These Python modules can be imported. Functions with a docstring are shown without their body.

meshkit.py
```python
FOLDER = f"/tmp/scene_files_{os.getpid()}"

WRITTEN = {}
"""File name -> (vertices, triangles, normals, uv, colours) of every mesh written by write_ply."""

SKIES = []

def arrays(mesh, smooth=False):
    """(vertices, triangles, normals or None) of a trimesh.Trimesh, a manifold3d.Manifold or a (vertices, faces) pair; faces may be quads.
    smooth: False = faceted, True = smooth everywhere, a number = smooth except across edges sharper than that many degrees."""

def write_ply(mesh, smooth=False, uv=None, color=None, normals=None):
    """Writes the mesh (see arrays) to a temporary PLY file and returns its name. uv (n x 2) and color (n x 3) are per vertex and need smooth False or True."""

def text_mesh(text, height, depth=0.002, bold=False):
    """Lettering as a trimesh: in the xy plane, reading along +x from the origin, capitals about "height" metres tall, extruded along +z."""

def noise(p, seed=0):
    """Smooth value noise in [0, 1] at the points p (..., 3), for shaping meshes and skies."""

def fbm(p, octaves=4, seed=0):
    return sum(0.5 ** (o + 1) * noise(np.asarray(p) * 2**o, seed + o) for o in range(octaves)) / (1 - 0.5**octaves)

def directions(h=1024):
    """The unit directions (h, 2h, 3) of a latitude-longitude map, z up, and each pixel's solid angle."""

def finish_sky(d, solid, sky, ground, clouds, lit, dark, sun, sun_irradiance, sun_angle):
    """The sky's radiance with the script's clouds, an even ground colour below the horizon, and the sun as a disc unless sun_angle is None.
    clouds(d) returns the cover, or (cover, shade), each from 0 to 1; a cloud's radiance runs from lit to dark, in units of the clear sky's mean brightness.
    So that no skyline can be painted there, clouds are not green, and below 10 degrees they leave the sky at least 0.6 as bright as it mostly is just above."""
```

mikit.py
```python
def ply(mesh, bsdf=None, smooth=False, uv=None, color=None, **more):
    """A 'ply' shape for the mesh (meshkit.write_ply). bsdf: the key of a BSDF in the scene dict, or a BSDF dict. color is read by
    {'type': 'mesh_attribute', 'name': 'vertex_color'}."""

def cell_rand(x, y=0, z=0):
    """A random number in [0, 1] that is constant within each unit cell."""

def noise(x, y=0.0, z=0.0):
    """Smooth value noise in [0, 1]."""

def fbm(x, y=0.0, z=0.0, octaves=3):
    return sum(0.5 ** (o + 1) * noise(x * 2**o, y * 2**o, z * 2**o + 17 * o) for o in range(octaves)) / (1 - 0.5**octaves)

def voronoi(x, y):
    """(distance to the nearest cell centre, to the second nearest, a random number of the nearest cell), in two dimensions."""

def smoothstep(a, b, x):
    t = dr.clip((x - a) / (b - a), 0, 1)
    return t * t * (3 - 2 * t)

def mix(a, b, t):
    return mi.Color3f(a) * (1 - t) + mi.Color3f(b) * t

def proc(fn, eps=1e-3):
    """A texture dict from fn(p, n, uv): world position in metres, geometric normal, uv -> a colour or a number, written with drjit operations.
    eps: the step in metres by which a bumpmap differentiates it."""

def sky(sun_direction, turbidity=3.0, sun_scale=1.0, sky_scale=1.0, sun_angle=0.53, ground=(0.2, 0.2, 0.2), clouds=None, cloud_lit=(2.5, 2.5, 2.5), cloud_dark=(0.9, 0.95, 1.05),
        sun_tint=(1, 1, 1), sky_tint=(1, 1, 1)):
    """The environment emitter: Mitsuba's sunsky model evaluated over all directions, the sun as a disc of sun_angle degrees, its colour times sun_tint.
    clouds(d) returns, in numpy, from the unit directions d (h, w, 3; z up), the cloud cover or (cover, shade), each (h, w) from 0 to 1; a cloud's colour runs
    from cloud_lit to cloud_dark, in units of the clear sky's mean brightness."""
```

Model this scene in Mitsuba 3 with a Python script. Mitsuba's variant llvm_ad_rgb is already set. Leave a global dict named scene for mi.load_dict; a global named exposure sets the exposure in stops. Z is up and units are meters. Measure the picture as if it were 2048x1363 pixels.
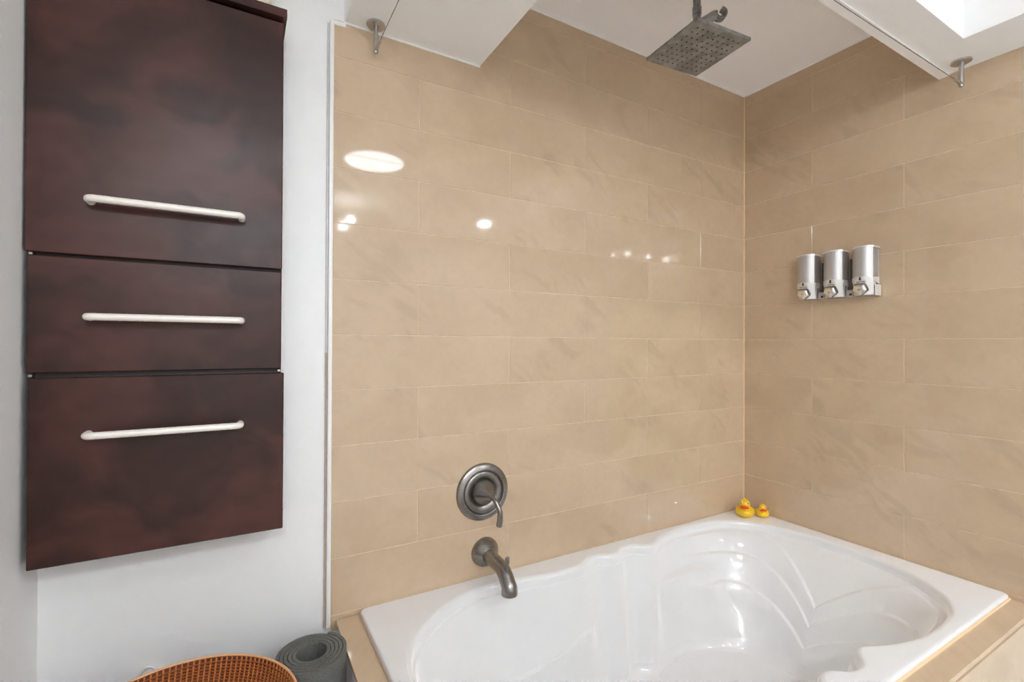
import math, random
import numpy as np, trimesh, manifold3d as m3, drjit as dr, mitsuba as mi, mikit, meshkit
from mikit import ply, proc, noise, fbm, voronoi, cell_rand, smoothstep, mix
from shapely.geometry import Polygon, Point, LineString, box as sbox
from scipy.interpolate import CubicSpline
T = mi.ScalarTransform4f
scene, labels = {'type': 'scene'}, {}
random.seed(5); rng = np.random.default_rng(5)

# ------------------------------------------------------------------ camera, lamps, exposure
exposure = 1.97
CAM = np.array([-2.02092, -1.38093, 1.29])
yaw, pitch, roll = math.radians(60.26426), math.radians(0.33870), math.radians(0.25766)
_d = np.array([math.cos(pitch) * math.cos(yaw), math.cos(pitch) * math.sin(yaw), math.sin(pitch)])
_r = np.array([math.sin(yaw), -math.cos(yaw), 0]); _u = np.cross(_r, _d)
_up = _u * math.cos(roll) - _r * math.sin(roll)
scene['camera'] = {'type': 'perspective', 'fov': 94.0240, 'fov_axis': 'x', 'near_clip': 0.02, 'far_clip': 50.0,
                   'to_world': T().look_at(origin=CAM.tolist(), target=(CAM + _d).tolist(), up=_up.tolist())}
SKYLIGHT = 4.2          # radiance of the big round ceiling lights
DOWN = 210.0            # radiance of the small recessed downlight
BELL = 95.0             # radiance of the small glowing glass spotlights behind the camera
LAMP_TINT = (0.94, 0.985, 1.03)

ZF = -0.06      # floor
ZC = 2.438      # ceiling
ZB = 2.182      # underside of the ceiling beams
ZR = 0.545      # bathtub rim
ZL = 0.531      # tiled ledge around the tub
YC = -0.435     # long axis of the tub

# ------------------------------------------------------------------ materials
def rgb(*c): return {'type': 'rgb', 'value': list(c)}
def lin(r, g, b): return tuple(((x / 255) / 12.92 if x / 255 < .04045 else ((x / 255 + .055) / 1.055) ** 2.4) for x in (r, g, b))
def mat(name, **k):
    k = {a: (rgb(*b) if isinstance(b, (tuple, list)) else b) for a, b in k.items()}
    scene[name] = {'type': 'twosided', 'nested': {'type': 'principled', **k}}
    return name
def f_paint(p, n, uv):
    v = fbm(p.x * 3, p.y * 3, p.z * 3, 3)
    return mix((.79, .79, .785), (.82, .82, .815), v)
mat('paint', base_color=proc(f_paint), roughness=.55, specular=.3)
mat('ceiling_paint', base_color=(.88, .88, .88), roughness=.7, specular=.2)
mat('trim_white', base_color=(.80, .79, .77), roughness=.35, specular=.5)
mat('trim_grey', base_color=(.55, .54, .54), roughness=.4)
mat('caulk_tan', base_color=(.42, .33, .27), roughness=.6)
mat('caulk_cream', base_color=(.74, .56, .36), roughness=.5)
def tile_color(seed):
    def f(p, n, uv):
        a = mi.Float(p.x - p.y); z = mi.Float(p.z)
        w1 = fbm(a * 5 + seed, z * 5 + seed, 0.0, 3) - .5; w2 = fbm(a * 5, z * 5, 9.0 + seed, 3) - .5
        cloud = fbm((a + .25 * w1) * 4.0 + seed * 3.7, (z + .25 * w2) * 5.0, seed, 4)
        u = (a * .7 + z) + .12 * w1; t = (z * .7 - a) + .12 * w2             # smudges drawn out along a slant
        smear = fbm(u * 26 + seed, t * 7, 2.0 + seed, 3)
        patch = smoothstep(.52, .72, fbm(a * 6 + seed * 2, z * 7 + seed, 5.0, 2))
        c = mix((.505, .375, .252), (.555, .420, .288), smoothstep(.25, .75, cloud))
        c = c * (1 - .085 * patch * smoothstep(.48, .72, smear))
        return c * (.975 + .05 * fbm(a * 70, z * 70, 1.0, 2))
    return f
TILES = []
for k in range(3):
    TILES.append(mat(f'tile_glaze_{k}', base_color=proc(tile_color(k * 5.3 + 1)), roughness=.045, specular=.45))
mat('grout', base_color=(.70, .565, .43), roughness=.8, specular=.2)
mat('acrylic', base_color=(.765, .77, .775), roughness=.07, specular=.5)
def f_espresso(p, n, uv):
    a, b, z = mi.Float(p.x), mi.Float(p.y), mi.Float(p.z)
    w = fbm(a * 6, b * 6, z * 6, 3)
    m = fbm(a * 7 + 2 * w, b * 7, z * 6 + 2 * w, 4)
    s = fbm(a * 14, b * 9, z * 34, 3)
    c = mix((.0225, .0078, .0057), (.051, .0165, .0122), smoothstep(.36, .68, m))
    return c * (.8 + .4 * s)
def f_esp_rough(p, n, uv):
    return (.30) + .16 * fbm(p.x * 8, p.y * 8, p.z * 8, 3)
mat('espresso', base_color=proc(f_espresso), roughness=proc(f_esp_rough), specular=.27)
mat('espresso_dark', base_color=(.012, .006, .005), roughness=.5)
mat('handle_paint', base_color=(.80, .755, .70), roughness=.28, specular=.6)
def f_brushed(p, n, uv):
    return mix((.21, .195, .182), (.30, .28, .265), fbm(p.x * 60, p.y * 60, p.z * 400, 2))
mat('dark_nickel', base_color=proc(f_brushed), metallic=.95, roughness=.27)
def f_head(p, n, uv):
    v = fbm(p.x * 45, p.y * 45, p.z * 45, 4)
    return mix((.16, .158, .152), (.30, .298, .29), smoothstep(.3, .75, v))
mat('pewter', base_color=proc(f_head), metallic=.5, roughness=.4)
mat('steel', base_color=(.52, .51, .495), metallic=1.0, roughness=.24)
mat('dark_steel', base_color=(.36, .355, .345), metallic=.5, roughness=.38)
mat('cable_steel', base_color=(.25, .24, .235), metallic=.7, roughness=.4)
mat('black', base_color=(.008, .008, .008), roughness=.5)
mat('silver_plastic', base_color=(.47, .455, .445), metallic=.6, roughness=.42)
mat('silver_light', base_color=(.68, .66, .64), metallic=.35, roughness=.38)
mat('chrome', base_color=(.80, .78, .75), metallic=1.0, roughness=.07)
scene['smoke_plastic'] = {'type': 'principledthin', 'base_color': rgb(.62, .57, .52), 'roughness': .18, 'spec_trans': .45, 'diff_trans': .7, 'eta': 1.45}
mat('soap', base_color=(.58, .50, .43), roughness=.4)
mat('print_dark', base_color=(.10, .085, .08), roughness=.6)
mat('duck_yellow', base_color=(.80, .53, .015), roughness=.3, specular=.5)
mat('duck_orange', base_color=(.72, .085, .012), roughness=.3, specular=.5)
mat('duck_white', base_color=(.8, .8, .8), roughness=.3)
def f_mat(p, n, uv):
    v = fbm(p.x * 420, p.y * 420, p.z * 420, 2); w = fbm(p.x * 20, p.y * 20, p.z * 20, 3)
    return mix((.072, .074, .067), (.145, .146, .133), v) * (.8 + .4 * w)
mat('foam_grey', base_color=proc(f_mat), roughness=.85, specular=.2)
def f_rattan(p, n, uv):
    v = fbm(p.x * 90, p.y * 90, p.z * 90, 3)
    return mix((.34, .105, .028), (.62, .25, .085), v)
mat('rattan', base_color=proc(f_rattan), roughness=.42, specular=.5)
mat('rattan_mid', base_color=(.27, .075, .022), roughness=.45, specular=.5)
mat('rattan_pale', base_color=(.70, .37, .17), roughness=.45, specular=.5)
mat('rattan_dark', base_color=(.13, .032, .012), roughness=.6)
mat('cream_cloth', base_color=(.66, .62, .50), roughness=.9)
def f_floor(p, n, uv):
    return mix((.56, .54, .51), (.64, .62, .59), fbm(p.x * 5, p.y * 5, 0.0, 3))
mat('floor_tile', base_color=proc(f_floor), roughness=.3)
mat('cord_white', base_color=(.78, .76, .73), roughness=.4)
mat('lamp_shell', base_color=(.8, .8, .8), roughness=.4)

# ------------------------------------------------------------------ helpers
used = {}
def key_of(base):
    n = used.get(base, -1) + 1; used[base] = n
    return base if n == 0 else f'{base}_{n:03d}'
def add(base, mesh, bsdf, parent=None, smooth=False, label=None, cat=None, group=None, kind=None, **more):
    k = key_of((parent + '__' if parent else '') + base)
    scene[k] = ply(mesh, bsdf, smooth=smooth, **more)
    tag(k, label, cat, group, kind)
    return k
def tag(k, label=None, cat=None, group=None, kind=None):
    e = {a: b for a, b in (('label', label), ('category', cat), ('group', group), ('kind', kind)) if b}
    if e: labels[k] = e
def thing(base, label, cat, group=None, kind=None):
    k = key_of(base); tag(k, label, cat, group, kind); return k
def cat_(*ms): return trimesh.util.concatenate([m for m in ms])
def bx(x0, x1, y0, y1, z0, z1, c=0.0):
    """box, with rounded-off (chamfered) edges of size c"""
    if c <= 0:
        m = trimesh.creation.box((x1 - x0, y1 - y0, z1 - z0)); m.apply_translation(((x0 + x1) / 2, (y0 + y1) / 2, (z0 + z1) / 2)); return m
    pts = []
    for a in (x0, x1):
        for b in (y0, y1):
            for d in (z0, z1):
                sa, sb, sd = (1 if a == x0 else -1), (1 if b == y0 else -1), (1 if d == z0 else -1)
                pts += [(a, b + sb * c, d + sd * c), (a + sa * c, b, d + sd * c), (a + sa * c, b + sb * c, d)]
    return trimesh.convex.convex_hull(np.array(pts))
def tube(pts, r, n=12, caps=True, closed=False):
    """swept round tube, r a number or one per point"""
    P = np.asarray(pts, float); m = len(P)
    R = np.full(m, r) if np.isscalar(r) else np.asarray(r, float)
    tg = np.gradient(P, axis=0)
    if closed: tg = np.roll(P, -1, 0) - np.roll(P, 1, 0)
    tg /= np.linalg.norm(tg, axis=1, keepdims=True)
    a = np.array([0, 0, 1.0]) if abs(tg[0, 2]) < .9 else np.array([1.0, 0, 0])
    nrm = np.cross(tg[0], a); nrm /= np.linalg.norm(nrm); V = []
    for i in range(m):
        nrm = nrm - tg[i] * (nrm @ tg[i]); nrm /= np.linalg.norm(nrm); b = np.cross(tg[i], nrm)
        th = np.linspace(0, 2 * np.pi, n, endpoint=False)
        V.append(P[i] + R[i] * (np.cos(th)[:, None] * nrm + np.sin(th)[:, None] * b))
    V = np.vstack(V); F = []
    for i in range(m if closed else m - 1):
        j = (i + 1) % m
        for k in range(n):
            q = (k + 1) % n
            F += [(i * n + k, i * n + q, j * n + q), (i * n + k, j * n + q, j * n + k)]
    if caps and not closed:
        c0, c1 = len(V), len(V) + 1; V = np.vstack([V, P[0], P[-1]])
        for k in range(n):
            q = (k + 1) % n; F += [(c0, q, k), (c1, (m - 1) * n + k, (m - 1) * n + q)]
    me = trimesh.Trimesh(V, F, process=False); me.fix_normals(); return me
def arc_path(pts, rad, n=8):
    """polyline with its inner corners rounded"""
    P = [np.asarray(p, float) for p in pts]; out = [P[0]]
    for a, b, c in zip(P, P[1:], P[2:]):
        u, v = (a - b), (c - b); r = min(rad, .48 * np.linalg.norm(u), .48 * np.linalg.norm(v))
        s, e = b + u / np.linalg.norm(u) * r, b + v / np.linalg.norm(v) * r
        for t in np.linspace(0, 1, n): out.append((1 - t) ** 2 * s + 2 * t * (1 - t) * b + t * t * e)
    out.append(P[-1]); return np.array(out)
def lathe(prof, n=48):
    """profile of (radius, height) turned about z"""
    return trimesh.creation.revolve(np.array(prof, float), sections=n)
def frame(o, x, y, z):
    M = np.eye(4); M[:3, 0], M[:3, 1], M[:3, 2], M[:3, 3] = x, y, z, o; return M
def moved(m, M): m = m.copy(); m.apply_transform(M); return m
def ext(poly, h, z0=0.0):
    m = trimesh.creation.extrude_polygon(poly, h, engine='earcut'); m.apply_translation((0, 0, z0)); return m
def trans(x, y, z): M = np.eye(4); M[:3, 3] = (x, y, z); return M

# ------------------------------------------------------------------ the room
XL, XR, YB = -2.392, 3.3, -3.45
add('floor', bx(XL - .1, XR + .1, YB - .1, .12, ZF - .08, ZF), 'floor_tile', kind='structure', label='pale grey bathroom floor below the frame')
BIG_LIGHT = (-1.285, -1.67, .18, SKYLIGHT)
DOWNLIGHT = (0.01, -2.72, .05, DOWN)
BELLS = [(-2.11, -3.29, 2.40), (-2.13, -3.02, 2.39), (-2.04, -2.60, 2.28), (-2.32, -2.58, 2.27), (-1.250, -2.60, 2.275), (-1.308, -2.60, 2.215)]
cp = sbox(XL - .1, YB - .1, XR + .1, .12)
add('ceiling', ext(cp, .1, ZC), 'ceiling_paint', kind='structure', label='flat white ceiling above the shower and the room')
add('wall_left', bx(XL - .1, XL, YB, .12, ZF, ZC + .05), 'paint', kind='structure', label='white painted wall at the left edge of the picture')
add('wall_front', bx(XL - .1, XR + .1, YB - .1, YB, ZF, ZC + .05), 'paint', kind='structure', label='white wall behind the camera')
add('wall_far', bx(XR, XR + .1, YB, .12, ZF, ZC + .05), 'paint', kind='structure', label='white end wall of the room beyond the shower')
add('wall_back', bx(XL - .1, .12, .010, .12, ZF, ZC + .05), 'paint', kind='structure', label='white painted wall that carries the cabinet and the glossy tan tiles')
add('wall_right', cat_(bx(.008, .12, -.93, .12, ZF, ZC + .05), bx(.12, XR, -.93, -.83, ZF, ZC + .05)), 'paint', kind='structure', label='wall with the glossy tan tiles and the soap dispensers')

# ceiling beams around the tub
add('ceiling_beam_left', bx(-1.772, -1.355, -.83, .012, ZB, ZC + .02), 'paint', kind='structure', label='white ceiling beam over the faucet end of the tub')
add('ceiling_beam_front', bx(-1.355, .012, -.83, -.71, ZB, ZC + .02), 'paint', kind='structure', label='white ceiling beam along the open side of the tub')
add('ceiling_beam_right', bx(-.20, .012, -2.05, -.83, ZB, ZC + .02), 'paint', kind='structure', label='white ceiling beam above the steel cable anchor')
add('trim_1', bx(-1.36, .0, -.735, -.707, ZB - .005, ZB + .02), 'trim_white', kind='structure', label='thin white strip along the edge of the front ceiling beam')

# ------------------------------------------------------------------ wall tiles, one by one
ROW, Z0 = .154, 1.3133
JOINT = .0022
XA = {0: [0, -.300, -.924, -1.554, -1.800], 1: [0, -.610, -1.241, -1.800]}
XB = {0: [0, -.301, -.905], 1: [0, -.611, -.905]}
def chamfer_plate(a0, a1, z0, z1, depth=.008, c=.0006):
    """a tile plate: front face towards -y at y=0"""
    v = [(a0 + c, 0, z0 + c), (a1 - c, 0, z0 + c), (a1 - c, 0, z1 - c), (a0 + c, 0, z1 - c),
         (a0, c, z0), (a1, c, z0), (a1, c, z1), (a0, c, z1), (a0, depth, z0), (a1, depth, z0), (a1, depth, z1), (a0, depth, z1)]
    f = [(0, 1, 2), (0, 2, 3)]
    for s in (0, 4):
        for i in range(4):
            j = (i + 1) % 4; f += [(s + i, s + 4 + i, s + 4 + j), (s + i, s + 4 + j, s + j)]
    f += [(8, 10, 9), (8, 11, 10)]
    m = trimesh.Trimesh(np.array(v), np.array(f), process=False); m.fix_normals(); return m
def rows():
    k = -7
    while Z0 + k * ROW < ZC:
        yield k, max(Z0 + k * ROW, ZL - .03), min(Z0 + (k + 1) * ROW, ZC)
        k += 1
j = JOINT / 2
add('grout', cat_(bx(-1.800, .0015, .0016, .0105, ZL - .03, ZB + .0), bx(-1.36, .0015, .0016, .0105, ZB, ZC)), 'grout', 'wall_back', label='pale grout joints')
add('grout', bx(.0016, .0088, -.905, .0015, ZL - .03, ZC), 'grout', 'wall_right', label='pale grout joints')
for k, z0, z1 in rows():
    if z1 - z0 < .02: continue
    for a, b in zip(XA[k % 2], XA[k % 2][1:]):
        zt = z1
        if a <= -1.35: zt = min(z1, ZB - .001)
        if zt - z0 < .01: continue
        m = chamfer_plate(b + j, a - j if a else -.0015, z0 + j, zt - (j if zt == z1 else 0))
        if a > -1.35 and b < -1.75 and z0 > ZB: m = chamfer_plate(-1.3545, a - j, z0 + j, z1 - j)
        elif a > -1.35 and b < -1.75 and z1 > ZB:                           # cut around the beam
            L_ = Polygon([(b + j, z0 + j), (a - j, z0 + j), (a - j, z1 - j), (-1.3545, z1 - j), (-1.3545, ZB - .001), (b + j, ZB - .001)])
            m = moved(ext(L_, .008), frame((0, 0, 0), (1, 0, 0), (0, 0, 1), (0, 1, 0))); m.fix_normals()
            if m.volume < 0: m.invert()
        add('tile', m, TILES[rng.integers(3)], 'wall_back')
    for a, b in zip(XB[k % 2], XB[k % 2][1:]):
        m = chamfer_plate(b + j if b > -.9 else b, a - j if a else -.0015, z0 + j, z1 - j)
        v = m.vertices.copy(); m = trimesh.Trimesh(np.stack([v[:, 1], v[:, 0], v[:, 2]], 1), m.faces[:, ::-1], process=False)
        add('tile', m, TILES[rng.integers(3)], 'wall_right')
add('corner_bead', bx(-.0035, .0, -.0035, .0, ZR, ZC), 'caulk_cream', 'wall_right', label='cream caulk line in the tiled corner')
add('top_bead', cat_(bx(-.003, .0, -.71, 0, ZC - .006, ZC)), 'trim_white', 'wall_right', label='white caulk line under the ceiling')
add('top_bead', cat_(bx(-1.355, 0, -.003, 0, ZC - .006, ZC), bx(-1.775, -1.355, -.003, 0, ZB - .006, ZB)), 'trim_white', 'wall_back', label='white caulk line under the ceiling and beam')
# edge trim left of the tiles
prof = Polygon([(-1.8000, .012), (-1.8000, -.0015), (-1.8025, -.0035), (-1.8085, -.0035), (-1.8110, -.0015), (-1.8110, .012)])
k = thing('trim_2', 'white edge trim between the tiles and the white wall', None, kind='structure')
add('upright', ext(prof, 2.178 - .515, .515), 'trim_white', k, smooth=40)
add('top_bar', bx(-1.811, -1.770, -.0035, .012, 2.166, 2.178, .001), 'trim_white', k)
add('caulk_strip', bx(-1.8165, -1.8108, .004, .012, .515, 1.262, .001), 'caulk_tan', k, label='tan strip of old caulk on the lower half')
add('paint_strip', bx(-1.8165, -1.8108, .005, .012, 1.262, 2.17, .001), 'trim_grey', k)
add('trim_3', bx(.0, .012, -.93, -.905, ZL, ZC), 'trim_grey', kind='structure', label='grey edge trim at the right end of the tiled wall')

# tub surround: ledges and aprons
XLO, XLI, YFI, YFO = -1.786, -1.722, -.876, -.932
k = add('wall_apron_front', bx(XLO + .012, .0, YFO + .016, YFI - .02, ZF, ZL - .008), 'grout', kind='structure', label='tiled front panel of the tub surround')
xs = [0, -.92, XLO]
for a, b in zip(xs, xs[1:]):
    for z0, z1 in ((ZL - .018 - .154, ZL - .018), (ZL - .018 - .308, ZL - .018 - .154), (ZF, ZL - .018 - .308)):
        m = chamfer_plate(b + j, a - j, z0 + j, z1 - j, .012); m.apply_translation((0, YFO, 0))
        add('tile', m, TILES[rng.integers(3)], k)
k = add('trim_4', bx(XLO + .01, 0, YFO + .006, YFI + .02, ZL - .03, ZL - .009), 'grout', kind='structure', label='tan tiled ledge along the front of the bathtub')
xs = [-.0015, -.92, XLI]
for a, b in zip(xs, xs[1:]):
    add('tile', bx(b + j, a - j, YFO, YFI + .012, ZL - .012, ZL, .0012), TILES[rng.integers(3)], k)
k = add('trim_5', bx(XLO + .006, XLI + .02, YFO, -.002, ZL - .03, ZL - .009), 'grout', kind='structure', label='tan tiled ledge at the faucet end of the bathtub')
ys = [-.004, -.46, YFO]
for a, b in zip(ys, ys[1:]):
    add('tile', bx(XLO, XLI + .012, b + j, a - j, ZL - .012, ZL, .0012), TILES[rng.integers(3)], k)
add('wall_apron_left', bx(XLO + .010, XLI + .01, YFO + .016, .011, ZF, ZL - .012), 'paint', kind='structure', label='white end panel under the tiled ledge, beside the rolled mat')

# ------------------------------------------------------------------ bathtub
HALF = [(-1.672, 0), (-1.657, .165), (-1.641, .200), (-1.606, .245), (-1.515, .317), (-1.451, .348), (-1.387, .364), (-1.30, .365),
        (-1.22, .352), (-1.13, .334), (-1.06, .330), (-1.005, .338), (-.965, .362), (-.937, .370), (-.908, .365), (-.880, .348), (-.855, .343),
        (-.828, .350), (-.800, .370), (-.770, .377), (-.742, .371), (-.712, .347), (-.680, .338), (-.635, .355), (-.579, .377), (-.50, .394),
        (-.42, .399), (-.35, .396), (-.284, .386), (-.22, .360), (-.165, .312), (-.120, .247), (-.090, .172), (-.075, .09), (-.072, 0)]
HALF = np.array(HALF)
loop = np.vstack([np.stack([HALF[:, 0], YC + HALF[:, 1]], 1), np.stack([HALF[::-1, 0], YC - HALF[::-1, 1]], 1)[1:]])
s = np.concatenate([[0], np.cumsum(np.linalg.norm(np.diff(loop, axis=0), axis=1))])
cs = CubicSpline(s, loop, bc_type='periodic')
NU = 900
O = cs(np.linspace(0, s[-1], NU, endpoint=False))
tg = cs(np.linspace(0, s[-1], NU, endpoint=False), 1); tg /= np.linalg.norm(tg, axis=1, keepdims=True)
NI = np.stack([tg[:, 1], -tg[:, 0]], 1)                                  # towards the inside (loop runs clockwise)
if np.mean(((np.array([-.87, YC]) - O) * NI).sum(1)) < 0: NI = -NI
def smooth_loop(A, n):
    for _ in range(n): A = .25 * np.roll(A, 1, 0) + .5 * A + .25 * np.roll(A, -1, 0)
    return A
NS = smooth_loop(NI, 60); NS /= np.linalg.norm(NS, axis=1, keepdims=True)
Q = np.stack([-.36 + (O[:, 0] + .072) * (1.13 / 1.6), YC + (O[:, 1] - YC) * .64], 1)
TX0, TX1, TY0, TY1, RC = -1.722, -.001, -.875, -.001, .014
def rect_hit(c, P, inset):
    """point of the rounded rim rectangle on the ray from c through P"""
    x0, x1, y0, y1 = TX0 + inset, TX1 - inset, TY0 + inset, TY1 - inset
    d = P - c; out = []
    for p, q in zip(np.broadcast_to(c, P.shape), d):
        t = min(((x1 if q[0] > 0 else x0) - p[0]) / q[0] if abs(q[0]) > 1e-9 else 1e9, ((y1 if q[1] > 0 else y0) - p[1]) / q[1] if abs(q[1]) > 1e-9 else 1e9)
        h = p + q * t; r = max(RC - inset * .3, .004)
        cx, cy = np.clip(h[0], x0 + r, x1 - r), np.clip(h[1], y0 + r, y1 - r); v = h - (cx, cy); L = np.hypot(*v)
        out.append(np.array((cx, cy)) + v / L * r if L > r else h)
    return np.array(out)
cen = np.stack([np.clip(O[:, 0], -1.42, -.32), np.full(NU, YC)], 1)
ang = O - cen
rings = []
def ring(xy, z): rings.append(np.column_stack([xy, np.full(NU, z) if np.isscalar(z) else z]))
# spread the rays so that corners of the rectangle are met
for inset, z in ((0, .47), (0, ZR - .006), (.0015, ZR - .0025), (.005, ZR - .0005), (.010, ZR)): ring(rect_hit(cen, O, inset), z)
R0 = rings[-1][:, :2]; R1 = O - NI * .016
for t in np.linspace(.15, 1, 8): ring(R0 * (1 - t) + R1 * t, ZR)
for th in np.radians(np.linspace(12, 78, 7)): ring(O + NI * (-.016 + .016 * math.sin(th)), ZR - .016 * (1 - math.cos(th)))
ring(O + NI * .001, ZR - .022); ring(O + NI * .0025, ZR - .030)
ring(O + NI * .0075, ZR - .0325)                                          # little step under the roll
NW = 250
zt, zb = ZR - .034, .150
Lx = O[:, 0]; Ly = (O[:, 1] - YC)
side = np.abs(Ly)
def sst(a, b, x): t = np.clip((x - a) / (b - a), 0, 1); return t * t * (3 - 2 * t)
def tub_relief(x, y, z, out=False):
    """inward push of the wall at a point: shell-shaped back rest, arm rests, foot scoop"""
    a = np.clip(np.abs(y - YC) / .36, 0, 1)
    push = np.zeros_like(x)
    w = sst(-.52, -.40, x)                                               # right end
    lobe = np.sin(np.pi / 2 * np.clip(a / .85, 0, 1)) ** .9
    lines = [.352 + .165 * lobe, .296 + .150 * lobe, .232 + .125 * lobe]
    for zl in lines:
        dz = zl - z                                                      # > 0 below the line
        push += w * .011 * sst(-.001, .003, dz) * (1 - sst(.010, .085, dz))
    wa = sst(-.68, -.56, x) * (1 - sst(-.42, -.34, x)) * sst(.4, .6, a)
    za = .392 + .02 * np.cos((x + .52) * 9)
    push += wa * .030 * sst(-.006, .010, za - z) * (1 - sst(.05, .26, za - z) * .6)
    wf = 1 - sst(-1.04, -.97, x)
    zf = .283 + .075 * sst(-1.34, -.98, x) ** 1.4
    push += wf * .012 * sst(-.001, .0025, zf - z) * (1 - sst(.012, .10, zf - z))
    return push
for q in np.linspace(0, 1, NW)[1:]:
    z = zt + (zb - zt) * q
    fr = .80 * q ** 1.12 if q < .9 else None
    if fr is None:
        e = (q - .9) / .1; fr = .80 * .9 ** 1.12 + (1 - .80 * .9 ** 1.12) * (1 - math.sqrt(max(0, 1 - e ** 2)) * 1.0) * 1.0
        fr = .80 * .9 ** 1.12 + (1 - .80 * .9 ** 1.12) * (1 - (1 - e) ** .6) if False else .711 + .289 * e ** 1.6
        z = zt + (zb - zt) * (.9 + .1 * math.sin(e * math.pi / 2))
    wr = sst(-.48, -.22, O[:, 0]); frr = min(1., .93 * q ** .72 + .07 * max(0, q - .9) * 10)
    fv = (fr * (1 - wr) + frr * wr)[:, None]
    B = (O + NI * .0078) * (1 - fv) + Q * fv
    push = tub_relief(B[:, 0], B[:, 1], np.full(NU, z))
    ring(B + NS * push[:, None], z)
last = rings[-1][:, :2]; fc = np.stack([np.clip(Q[:, 0], -1.2, -.6), np.full(NU, YC)], 1)
for t in (.15, .4, .7, .95): ring(last * (1 - t) + fc * t, zb - .006 * t)
V = np.vstack(rings); nr = len(rings); F = []
ii = np.arange(NU); jj = (ii + 1) % NU
for r_ in range(nr - 1):
    a, b = r_ * NU, (r_ + 1) * NU
    F.append(np.stack([a + ii, a + jj, b + jj], 1)); F.append(np.stack([a + ii, b + jj, b + ii], 1))
F = np.vstack(F)
# close the floor: centre line fan
tub_mesh = trimesh.Trimesh(V, F, process=False)
if tub_mesh.face_normals[NU * 12, 2] < 0: tub_mesh = trimesh.Trimesh(V, F[:, ::-1], process=False)
floor_cap = ext(Polygon(rings[-1][:, :2]).buffer(.004) if Polygon(rings[-1][:, :2]).is_valid else LineString([(-1.2, YC), (-.6, YC)]).buffer(.02), .002, zb - .0085)
tubk = thing('bathtub', 'white glossy acrylic drop-in bathtub with scalloped inner edge under the faucet', 'bathtub')
add('basin', tub_mesh, 'acrylic', tubk, smooth=35)
add('basin_floor', floor_cap, 'acrylic', tubk)
add('caulk', cat_(bx(-1.70, -.01, YFI - .0035, TY0 + .001, ZL - .004, ZL + .0055, .0015), ), 'caulk_cream', tubk, label='cream caulk bead along the front rim')
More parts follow.
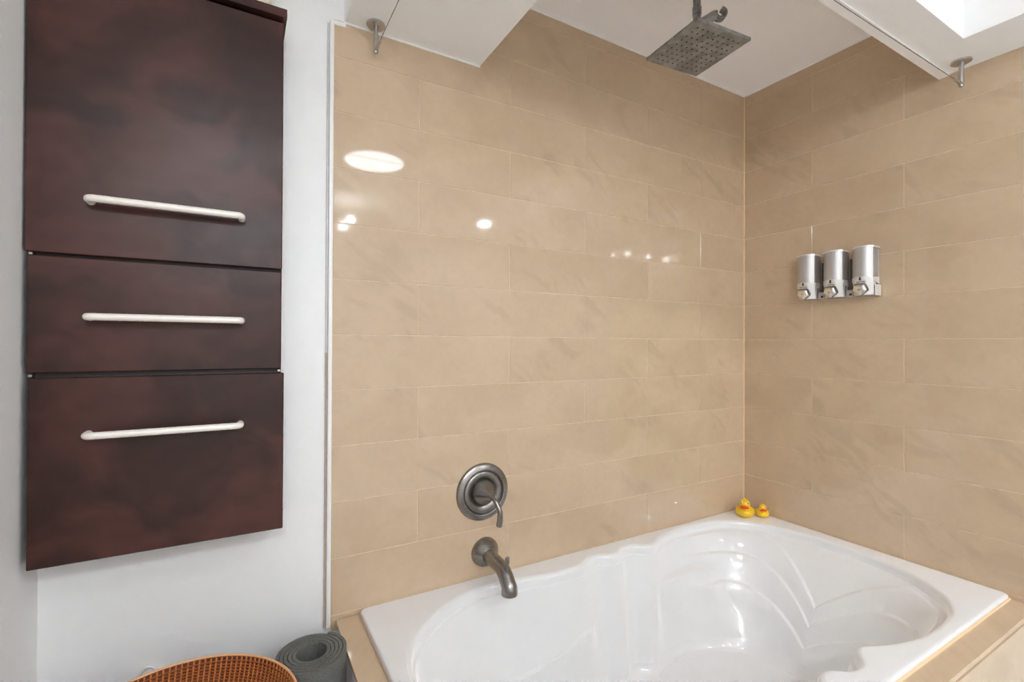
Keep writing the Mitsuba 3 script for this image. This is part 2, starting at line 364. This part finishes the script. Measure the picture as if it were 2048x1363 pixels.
add('caulk', bx(XLI - .004, XLI + .002, -.86, -.01, ZL - .004, ZL + .008, .002), 'caulk_tan', tubk)

# ------------------------------------------------------------------ valve and spout
def on_back(x, z): return frame((x, 0, z), (1, 0, 0), (0, 0, 1), (0, -1, 0))      # local z out of the tiled back wall
val = thing('shower_valve', 'round dark nickel shower valve with a curved lever on the tiled wall above the spout', 'valve')
M = on_back(-1.339, .815)
add('escutcheon', moved(lathe([(.0, .004), (.060, .004), (.066, .0045), (.069, .010), (.0705, .0125), (.0735, .0135), (.083, .0110), (.0885, .0075), (.0915, .002), (.0915, 0), (0, 0)][::-1], 96), M), 'dark_nickel', val, smooth=25)
add('dome', moved(lathe([(.0695, .004), (.066, .0085), (.062, .0108), (.057, .0115), (.051, .0102), (.045, .0072), (.041, .0045), (.038, .0035), (.0, .0035)], 96), M), 'dark_nickel', val, smooth=50)
add('cone', moved(lathe([(.034, .003), (.0385, .008), (.0395, .013), (.0385, .0185), (.034, .025), (.0125, .053), (.0100, .057), (.0, .057)], 64), M), 'dark_nickel', val, smooth=30)
add('collar', moved(lathe([(0, .053), (.0095, .053), (.0118, .056), (.0095, .059), (.0110, .062), (.0092, .0655), (.0075, .068), (0, .068)], 32), M), 'dark_nickel', val, smooth=30)
lev = arc_path([(0, 0, .063), (.002, -.004, .082), (.011, -.034, .100), (.0135, -.060, .096), (.0135, -.083, .089)], .03, 10)
add('lever', moved(tube(lev, np.linspace(.0066, .0095, len(lev)), 16), M), 'dark_nickel', val, smooth=45)
sp = thing('tub_spout', 'dark nickel tub spout bent down over the bathtub rim, below the round valve', 'faucet')
M = on_back(-1.331, .622)
add('flange', moved(lathe([(0, 0), (.046, 0), (.0465, .004), (.0455, .009), (.041, .018), (.033, .027), (.027, .033), (.0235, .0365), (.0, .0365)], 64), M), 'dark_nickel', sp, smooth=40)
path = arc_path([(0, 0, .030), (0, -.006, .128), (0, -.044, .165), (0, -.063, .165)], .055, 14)
add('pipe', moved(tube(path, np.linspace(.0212, .0238, len(path)), 32), M), 'dark_nickel', sp, smooth=45)
add('outlet', moved(tube([(0, -.062, .165), (0, -.0645, .165)], .0195, 24), M), 'black', sp)
add('diverter_knob', moved(tube([(0, -.006, .152), (0, .020, .152), (0, .0205, .152), (0, .036, .152), (0, .039, .152)], [.004, .004, .0065, .0068, .0055], 14), M), 'dark_nickel', sp, smooth=40)

# ------------------------------------------------------------------ shower head hanging from the ceiling
sh = thing('rain_shower', 'square pewter rain shower head hanging from the ceiling over the tub', 'shower head')
ca, sa = math.cos(math.radians(-5)), math.sin(math.radians(-5))
SH = np.array([-.873, -.446, 2.147])
tl = np.array([0.0, .0, 1.0])
MH = frame(SH, (ca, sa, 0), (-sa, ca, 0), tl)
HS = .1005
add('plate', moved(bx(-HS, HS, -HS, HS, -.0045, .0045, .0008), MH), 'pewter', sh)
add('nozzles', moved(cat_(*[lathe([(0, -.0056), (.0022, -.0056), (.0029, -.0044), (0, -.0044)], 8).apply_translation(((a - 4) * .0192, (b - 4) * .0192, 0)) for a in range(9) for b in range(9)]), MH), 'black', sh, label='grid of small dark nozzles', kind='stuff')
add('ball_joint', moved(lathe([(0, .004), (.026, .004), (.024, .012), (.017, .020), (.013, .028), (.015, .036), (.013, .046), (.0, .046)], 40), MH), 'pewter', sh, smooth=35)
add('pipe', tube([SH + (0, 0, .040), SH + (0, 0, .085), (SH[0], SH[1], ZC)], .0105, 20), 'pewter', sh, smooth=40)
for z in (.062, .100): add('collar', tube([SH + (0, 0, z), SH + (0, 0, z + .022)], .0125, 20), 'pewter', sh, smooth=40)
hb0 = SH + np.array((.006, -.004, .072)); hd = np.array((.74, -.42, .52)); hd /= np.linalg.norm(hd)
add('hose_bracket', tube([hb0, hb0 + hd * .052], .0135, 24), 'dark_steel', sh, smooth=40, label='lighter grey side holder')
hc = hb0 + hd * .070 + np.array((0, 0, -.006)); th = np.linspace(.75, 2 * np.pi - .75, 24)
side_ = np.cross(hd, (0, 0, 1.0)); side_ /= np.linalg.norm(side_); up_ = np.cross(side_, hd)
C0 = [hc + .0145 * (math.cos(t) * up_ - math.sin(t) * hd) for t in th]
add('hose_clip', cat_(*[tube([c + side_ * o for c in C0], .0042, 8) for o in (-.008, 0, .008)]), 'pewter', sh, smooth=40)

# ------------------------------------------------------------------ curtain cable on its anchors
def anchor(x, y, to, label):
    k = thing('cable_anchor', label, 'bracket', 'cable anchors')
    add('flange', moved(lathe([(0, 0), (.0255, 0), (.026, -.002), (.0255, -.005), (.023, -.0062), (0, -.0062)][::-1], 48), trans(x, y, ZB)), 'steel', k, smooth=30)
    add('post', tube([(x, y, ZB - .004), (x, y, ZB - .078), (x, y, ZB - .081)], [.0066, .0066, .005], 20), 'steel', k, smooth=40)
    p = np.array((x, y, ZB - .071)); q = np.asarray(to); d = (q - p) / np.linalg.norm(q - p)
    add('turnbuckle', cat_(tube([p + d * .004, p + d * .026], .0048, 14), tube([p + d * .026, p + d * .034], .0036, 14), tube([p + d * .034, p + d * .052], .0048, 14)), 'steel', k, smooth=40)
    return p + d * .050
zc_ = ZB - .071
A1, A2, A3 = np.array((-1.695, -.034, zc_)), np.array((-.062, -.783, zc_)), np.array((-1.695, -.770, zc_))
e0 = anchor(A1[0], A1[1], A3, 'round steel cable anchor under the ceiling beam near the brown cabinet')
e1_ = anchor(A2[0], A2[1], A3, 'round steel cable anchor under the beam above the soap dispensers')
cb = thing('curtain_cable', 'thin steel curtain cable running just under the white ceiling beams', 'cable')
add('cable', tube([e0, A3], .0011, 8), 'cable_steel', cb, smooth=60)
add('cable', tube([e1_, A3], .0011, 8), 'cable_steel', cb, smooth=60)
add('corner_post', tube([A3 - (0, 0, .008), (A3[0], A3[1], ZB)], .0066, 16), 'steel', cb, smooth=40)

# ------------------------------------------------------------------ soap dispensers on the right wall
# local frame: x along the wall (to the right in the picture = -y), y out of the wall (-x), z up
def on_right(y, z): return frame((0, y, z), (0, -1, 0), (-1, 0, 0), (0, 0, 1))
def dshape(w, d, bulge, n=20):
    xs = np.linspace(-w / 2, w / 2, n)
    return [(x, d + bulge * (1 - (2 * x / w) ** 2)) for x in xs]
DISP = [(-.304, 'BODY WASH', 'first silver soap dispenser from the tiled corner'), (-.4046, 'SHAMPOO', 'middle one of the three silver soap dispensers'), (-.505, 'CONDITIONER', 'silver soap dispenser farthest from the tiled corner')]
W, H = .072, .182
for y, word, lab in DISP:
    k = thing('soap_dispenser', lab, 'soap dispenser', 'soap dispensers on the tiled wall')
    M = on_right(y, 1.472)
    fr = dshape(W * .98, .047, .016)
    chamber = Polygon([(-W / 2 + .002, .012), (W / 2 - .002, .012), (W / 2 - .001, .045)] + [(x, v) for x, v in fr[::-1] if abs(x) < W / 2 - .004] + [(-W / 2 + .001, .045)])
    add('chamber', moved(ext(chamber.buffer(-.001), .104, .068), M), 'smoke_plastic', k, smooth=30, label='smoky see-through liquid chamber')
    add('soap_fill', moved(ext(chamber.buffer(-.006), .085, .070), M), 'soap', k, smooth=30)
    # curved front panel, upper part
    outer = dshape(W * .92, .0500, .0180); inner = dshape(W * .92, .0475, .0172)
    panel = Polygon(outer + inner[::-1])
    zs = panel
    add('front_panel', moved(ext(panel, .112, .062), M), 'silver_plastic', k, smooth=30)
    # cap: lid that overhangs, with a slight crown
    cap0 = Polygon([(-W / 2, .006), (W / 2, .006)] + [(x * 1.02, v + .004) for x, v in fr[::-1]])
    capm = cat_(ext(cap0, .004, .172), ext(cap0.buffer(-.003), .003, .176), ext(cap0.buffer(-.010), .002, .179))
    add('lid', moved(capm, M), 'silver_light', k, smooth=25)
    # lower housing: curved nose and side cheek
    nose_o = dshape(W * .92, .0510, .0190)
    nose = Polygon(nose_o + [(W * .46, .030), (-W * .46, .030)])
    v = ext(nose, .060, .002)
    vv = v.vertices.copy(); top = vv[:, 2] > .03
    vv[top, 2] += .006 * (1 - (2 * vv[top, 0] / W) ** 2)                 # arched upper edge
    low = ~top; vv[low, 1] = np.where(vv[low, 1] > .04, vv[low, 1] - .012, vv[low, 1])
    v = trimesh.Trimesh(vv, v.faces, process=False)
    add('nose', moved(v, M), 'silver_light', k, smooth=30)
    ch = Polygon([(.010, .066), (.047, .066), (.047, .050), (.010, .040)])
    for sgn in (-1, 1):
        c = ext(ch, .004); c = moved(c, frame((sgn * W * .5 - (.004 if sgn > 0 else 0), 0, 0), (0, 1, 0), (0, 0, 1), (1, 0, 0)))
        add('cheek', moved(c, M), 'silver_light', k)
    add('back_plate', moved(bx(-W / 2 + .003, W / 2 - .003, .001, .014, .004, .170, .002), M), 'silver_plastic', k)
    # push button: rounded triangle dome
    tri = Polygon([(-.017, -.004), (.0, -.018), (.017, -.004), (.012, .011), (-.012, .011)]).buffer(.006, 8)
    pts = np.array(tri.exterior.coords)[:-1]; bt = []
    for sc, hh in ((1.0, 0), (1.0, .006), (.93, .0105), (.75, .0135), (.45, .015), (.1, .0155)): bt.append(np.column_stack([pts * sc, np.full(len(pts), hh)]))
    bv = np.vstack(bt); n_ = len(pts); bf = []
    for r_ in range(5):
        for i in range(n_): q = (i + 1) % n_; bf += [(r_ * n_ + i, r_ * n_ + q, (r_ + 1) * n_ + q), (r_ * n_ + i, (r_ + 1) * n_ + q, (r_ + 1) * n_ + i)]
    btn = trimesh.Trimesh(bv, bf, process=False); btn.fix_normals()
    MB = M @ frame((-.002, .061, .024), (1, 0, 0), (0, .28, .96), (0, .96, -.28))
    add('button', moved(btn, MB), 'chrome', k, smooth=45, label='chrome push button')
    rim = tri.buffer(.0022).difference(tri)
    add('button_rim', moved(ext(rim, .005, -.002), MB), 'print_dark', k)
    # sight slot and word plate
    def front(x): return .0510 + .0190 * (1 - (2 * x / (W * .92)) ** 2)
    add('sight_slot', moved(bx(-.0022, .0022, front(0) - .003, front(0) + .0006, .054, .0655), M), 'black', k)
    add('word_plate', moved(ext(sbox(-.014, -.0018, .014, .0018).buffer(.0028), .0012), M @ frame((.002, front(.002) - .0012, .0475), (1, 0, -0.0), (0, 0, 1), (0, 1, 0))), 'silver_light', k)
    tm = meshkit.text_mesh(word, .0034, .0006, True); tm.apply_translation((-tm.bounds[:, 0].mean(), -tm.bounds[:, 1].mean(), 0))
    sx = min(1, .028 / tm.extents[0]); tm.apply_scale((sx, 1, 1))
    Mt = M @ frame((.002, front(.002) + .0001, .0475), (1, 0, 0), (0, 0, 1), (0, 1, 0))
    add('lettering', moved(tm, Mt), 'print_dark', k)
br = thing('dispenser_bracket', 'silver wall bracket below and between the three soap dispensers', 'bracket')
M = on_right(-.4046, 1.466)
add('rail', moved(bx(-.130, .130, .0005, .0015, .004, .030), M), 'silver_plastic', br)
for x in (-.0503, .0503):
    c_ = add('clip', moved(bx(x - .0125, x + .0125, .002, .036, .004, .032, .003), M), 'silver_plastic', br)
    add('lock_hole', moved(tube([(x + .004, .035, .014), (x + .004, .0366, .014)], .0042, 14), M), 'black', c_)
    add('spine', moved(bx(x - .0125, x + .0125, .001, .008, .034, .150, .001), M), 'print_dark', br, label='dark strip in the gap between dispensers')
add('end_cheek', moved(bx(.1375, .1395, .004, .046, .004, .044, .0008), M), 'silver_light', br)

# ------------------------------------------------------------------ rubber ducks
def duck(name, at, size, face, label):
    k = thing(name, label, 'rubber duck', 'rubber ducks on the tub corner')
    def ell(c, r): return m3.Manifold.sphere(1, 40).scale(r).translate(c)
    body = m3.Manifold.batch_boolean([
        ell((0, 0, .29), (.52, .45, .29)), ell((-.08, 0, .36), (.42, .42, .24)),
        m3.Manifold.batch_hull([ell((-.38, 0, .42), (.16, .20, .12)), ell((-.58, 0, .62), (.05, .07, .04))]),
        ell((.20, 0, .74), (.26, .25, .255)), m3.Manifold.batch_hull([ell((.14, 0, .45), (.26, .25, .12)), ell((.19, 0, .62), (.20, .20, .1))]),
        m3.Manifold.batch_hull([ell((.12, .36, .36), (.14, .06, .10)), ell((-.26, .40, .36), (.07, .06, .07))]),
        m3.Manifold.batch_hull([ell((.12, -.36, .36), (.14, .06, .10)), ell((-.26, -.40, .36), (.07, .06, .07))]),
        ell((.12, 0, .985), (.10, .05, .035))], m3.OpType.Add).trim_by_plane((0, 0, 1), .03)
    mm = body.refine_to_length(.05).to_mesh(); b = trimesh.Trimesh(mm.vert_properties[:, :3].astype(float), mm.tri_verts, process=True)
    trimesh.smoothing.filter_taubin(b, iterations=14); b.apply_translation((0, 0, -b.bounds[0, 2]))
    a = math.radians(face); M = frame(at, (math.cos(a) * size, math.sin(a) * size, 0), (-math.sin(a) * size, math.cos(a) * size, 0), (0, 0, size))
    add('body', moved(b, M), 'duck_yellow', k, smooth=True)
    bill = m3.Manifold.batch_boolean([ell((.50, 0, .635), (.15, .225, .05)), ell((.49, 0, .565), (.12, .19, .045)), ell((.42, 0, .60), (.10, .20, .08))], m3.OpType.Add).to_mesh()
    add('bill', moved(trimesh.Trimesh(bill.vert_properties[:, :3].astype(float), bill.tri_verts), M), 'duck_orange', k, smooth=40, label='orange red bill')
    for sg in (-1, 1):
        e = add('eye', moved(trimesh.Trimesh(*(lambda q: (q.vert_properties[:, :3].astype(float), q.tri_verts))(ell((.40, sg * .145, .815), (.045, .045, .06)).to_mesh())), M), 'duck_white', k, smooth=True)
        add('pupil', moved(trimesh.Trimesh(*(lambda q: (q.vert_properties[:, :3].astype(float), q.tri_verts))(ell((.432, sg * .152, .815), (.022, .024, .033)).to_mesh())), M), 'black', e, smooth=True)
duck('rubber_duck', (-.104, -.077, ZR), .082, 213, 'larger yellow rubber duck in the corner of the tub rim')
duck('rubber_duck', (-.042, -.117, ZR), .060, 222, 'smaller yellow rubber duck against the right tiled wall')

# ------------------------------------------------------------------ wall cabinet
cab = thing('wall_cabinet', 'tall espresso brown wall cabinet with three white bar handles', 'cabinet')
YF = -.10
KC = (1.38093 + YF) / 1.19093                                               # measured on a plane 9 cm nearer the camera
def X(x): return CAM[0] + (x - CAM[0]) * KC
def Z(z): return CAM[2] + (z - CAM[2]) * KC
add('body', bx(X(-2.350), X(-1.944), YF + .018, .010, Z(.880), Z(2.020)), 'espresso_dark', cab)
add('side_panel', bx(X(-1.944), X(-1.938), YF + .020, .010, Z(.876), Z(2.020), .001), 'espresso', cab)
add('side_panel', bx(X(-2.355), X(-2.350), YF + .020, .010, Z(.876), Z(2.020), .001), 'espresso', cab)
add('bottom_panel', bx(X(-2.350), X(-1.943), YF + .020, .010, Z(.8745), Z(.880)), 'espresso', cab)
add('top_panel', bx(X(-2.366), X(-1.932), YF - .006, .010, Z(2.0225), Z(2.042), .0012), 'espresso', cab)
def front(x0, x1, z0, z1, dy=0): return bx(X(x0), X(x1), YF + dy, YF + .017, Z(z0), Z(z1), .0016)
def pull(parent, z, x0=-2.2755, x1=-2.0115):
    x0, x1, z = X(x0), X(x1), Z(z)
    add('handle', tube(arc_path([(x0 + .007, YF + .001, z), (x0 + .007, YF - .034, z), (x1 - .007, YF - .034, z), (x1 - .007, YF + .001, z)], .013, 10), .0074, 20), 'handle_paint', parent, smooth=45, label='white bar handle')
d = add('door', front(-2.362, -1.9385, 1.4555, 2.0120), 'espresso', cab); pull(d, 1.558)
d = add('drawer', front(-2.3575, -1.9395, 1.2325, 1.4490), 'espresso', cab); pull(d, 1.337)
d = add('door', front(-2.3545, -1.9335, .8735, 1.2225, -.002), 'espresso', cab); pull(d, 1.115)
for x, z in ((-2.3565, 1.4520), (-2.3555, 1.2275), (-1.9455, 1.2275)):
    add('hinge_pad', bx(X(x), X(x) + .0055, YF + .004, YF + .018, Z(z) - .0022, Z(z) + .0022), 'steel', cab)
# cream bin on top
bn = thing('storage_bin', 'cream cloth bin standing on top of the brown cabinet', 'bin')
add('shell', bx(X(-2.26), X(-1.962), -.085, -.005, Z(2.042) + .0005, Z(2.042) + .20, .008), 'cream_cloth', bn)
add('hem', bx(X(-2.26) - .002, X(-1.962) + .002, -.087, -.003, Z(2.042) + .185, Z(2.042) + .205, .004), 'cream_cloth', bn)

# ------------------------------------------------------------------ rolled mat and rattan hamper, white cord
t = np.linspace(0, 1, 500); th0 = .9; turns = 5.0
rad = .0330 + (.0790 - .0330) * t
mc = np.array((-1.8680, -.150))
ln = LineString(np.stack([mc[0] + rad * np.cos(th0 + 2 * np.pi * turns * t), mc[1] + rad * np.sin(th0 + 2 * np.pi * turns * t)], 1))
roll = ln.buffer((.0790 - .0330) / turns / 2 * .84, cap_style=2)
mt = thing('yoga_mat', 'rolled grey foam exercise mat standing beside the tub ledge', 'exercise mat')
add('roll', ext(roll, .612, ZF), 'foam_grey', mt, smooth=40)

hm = thing('rattan_hamper', 'orange brown woven rattan hamper under the cabinet', 'basket')
HC = np.array((-2.122, -.352)); HZ = .606
def hprof(s_):   # inside wall, from the rim down (radius, depth)
    return .203 - .085 * s_ ** 1.25, .30 * s_ ** .9
prof = [hprof(x) for x in np.linspace(0, 1, 24)]
inner = [(r_ + .003, HZ - .004 - dd) for r_, dd in prof]
liner = lathe([(0, HZ - .31)] + [(r_, z_) for r_, z_ in inner[::-1]] + [(.212, HZ - .004), (.208, HZ - .06), (.17, HZ - .40), (.155, ZF), (0, ZF)], 96)
liner.apply_translation((HC[0], HC[1], 0))
add('shell', liner, 'rattan_dark', hm, smooth=40)
sp_, NSPK = [], 120
for i in range(NSPK):
    a0 = 2 * np.pi * i / NSPK; P = []
    for s_ in np.linspace(0, 1, 26):
        r_, dd = hprof(s_); a = a0 + .12 * s_; P.append((HC[0] + r_ * math.cos(a), HC[1] + r_ * math.sin(a), HZ - dd))
    sp_.append(tube(P, .0021, 6, caps=False))
add('spokes', cat_(*sp_), 'rattan', hm, smooth=60, kind='stuff', label='swirling upright canes')
rw = []
for s_ in np.linspace(.02, .98, 58):
    r_, dd = hprof(s_); n_ = 2 * NSPK
    an = np.linspace(0, 2 * np.pi, n_, endpoint=False)
    wob = .0016 * np.cos(an * NSPK / 1 + s_ * 200)
    rw.append(tube(np.stack([HC[0] + (r_ + wob) * np.cos(an), HC[1] + (r_ + wob) * np.sin(an), np.full(n_, HZ - dd)], 1), .0019, 5, closed=True))
add('weave', cat_(*rw), 'rattan_mid', hm, smooth=60, kind='stuff', label='woven cane rows')
an = np.linspace(0, 2 * np.pi, 160, endpoint=False)
add('rim', tube(np.stack([HC[0] + .206 * np.cos(an), HC[1] + .206 * np.sin(an), np.full(160, HZ + .001)], 1), .0025, 10, closed=True), 'rattan_pale', hm, smooth=60, label='paler rim')
cdk = thing('white_cord', 'thin white cord looped against the white wall behind the rattan hamper', 'cord')
cd = CubicSpline(np.linspace(0, 1, 8), [(-2.262, .0, .40), (-2.232, .0, .485), (-2.213, -.002, .528), (-2.199, -.006, .541), (-2.186, -.006, .531), (-2.192, -.004, .512), (-2.206, -.002, .498), (-2.20, .0, .43)])(np.linspace(0, 1, 60))
add('loop', tube(cd, .0034, 10), 'cord_white', cdk, smooth=60)
add('plug', bx(-2.205, -2.168, -.012, .0095, .502, .522, .003), 'cord_white', cdk)

# ------------------------------------------------------------------ lamps of the room (they show in the glossy tiles)
def lamp_thing(base, x, y, r, rad, label, cat, group):
    k = thing(base, label, cat, group)
    add('ring', moved(lathe([(r, -.004), (r + .012, -.005), (r + .016, -.002), (r + .016, .0), (r, .0)][::-1], 64), trans(x, y, ZC)), 'lamp_shell', k, smooth=30)
    dd = lathe([(0, -.010 if r > .1 else -.003), (r * .5, -.0085 if r > .1 else -.003), (r * .85, -.005 if r > .1 else -.003), (r, -.002)], 64)
    dd = moved(dd, trans(x, y, ZC))
    if dd.face_normals[:, 2].mean() > 0: dd.invert()
    add('diffuser', dd, 'lamp_shell', k, smooth=False, emitter={'type': 'area', 'radiance': rgb(*(rad * np.array(LAMP_TINT if r < .1 else (.92, .98, 1.08))))})
lamp_thing('ceiling_light', *BIG_LIGHT, 'large round frosted ceiling light mirrored in the tiles beside the cabinet', 'ceiling light', None)
lamp_thing('downlight', *DOWNLIGHT, 'small recessed ceiling downlight mirrored brightly in the middle of the tiled wall', 'downlight', None)
for n_b, ((x, y, z), w) in enumerate(zip(BELLS, ('farthest of the four spotlights near the left wall', 'second farthest of the four spotlights near the left wall', 'spotlight behind the camera, lower one away from the left wall', 'spotlight behind the camera, lower one close to the left wall', 'upper one of the spotlight pair mirrored beside the white tile trim', 'lower one of the spotlight pair mirrored beside the white tile trim'))):
    k = thing('spotlight', 'small glass ' + w if w.startswith('spot') else w, 'spotlight', 'small glass spotlights')
    add('stem', tube([(x, y, z + .046), (x, y, ZC)], .004, 10), 'steel', k, smooth=60)
    add('cap', moved(lathe([(0, .050), (.010, .050), (.014, .040), (0, .040)][::-1], 24), trans(x, y, z)), 'steel', k, smooth=40)
    b = moved(lathe([(0, 0), (.024, -.001), (.034, .000), (.036, .004), (.027, .018), (.017, .032), (.012, .042), (0, .043)], 24).apply_scale(.7 if n_b > 3 else 1), trans(x, y, z))
    b.fix_normals()
    if b.volume < 0: b.invert()
    add('glass_bell', b, 'lamp_shell', k, emitter={'type': 'area', 'radiance': rgb(*(BELL * np.array(LAMP_TINT)))})
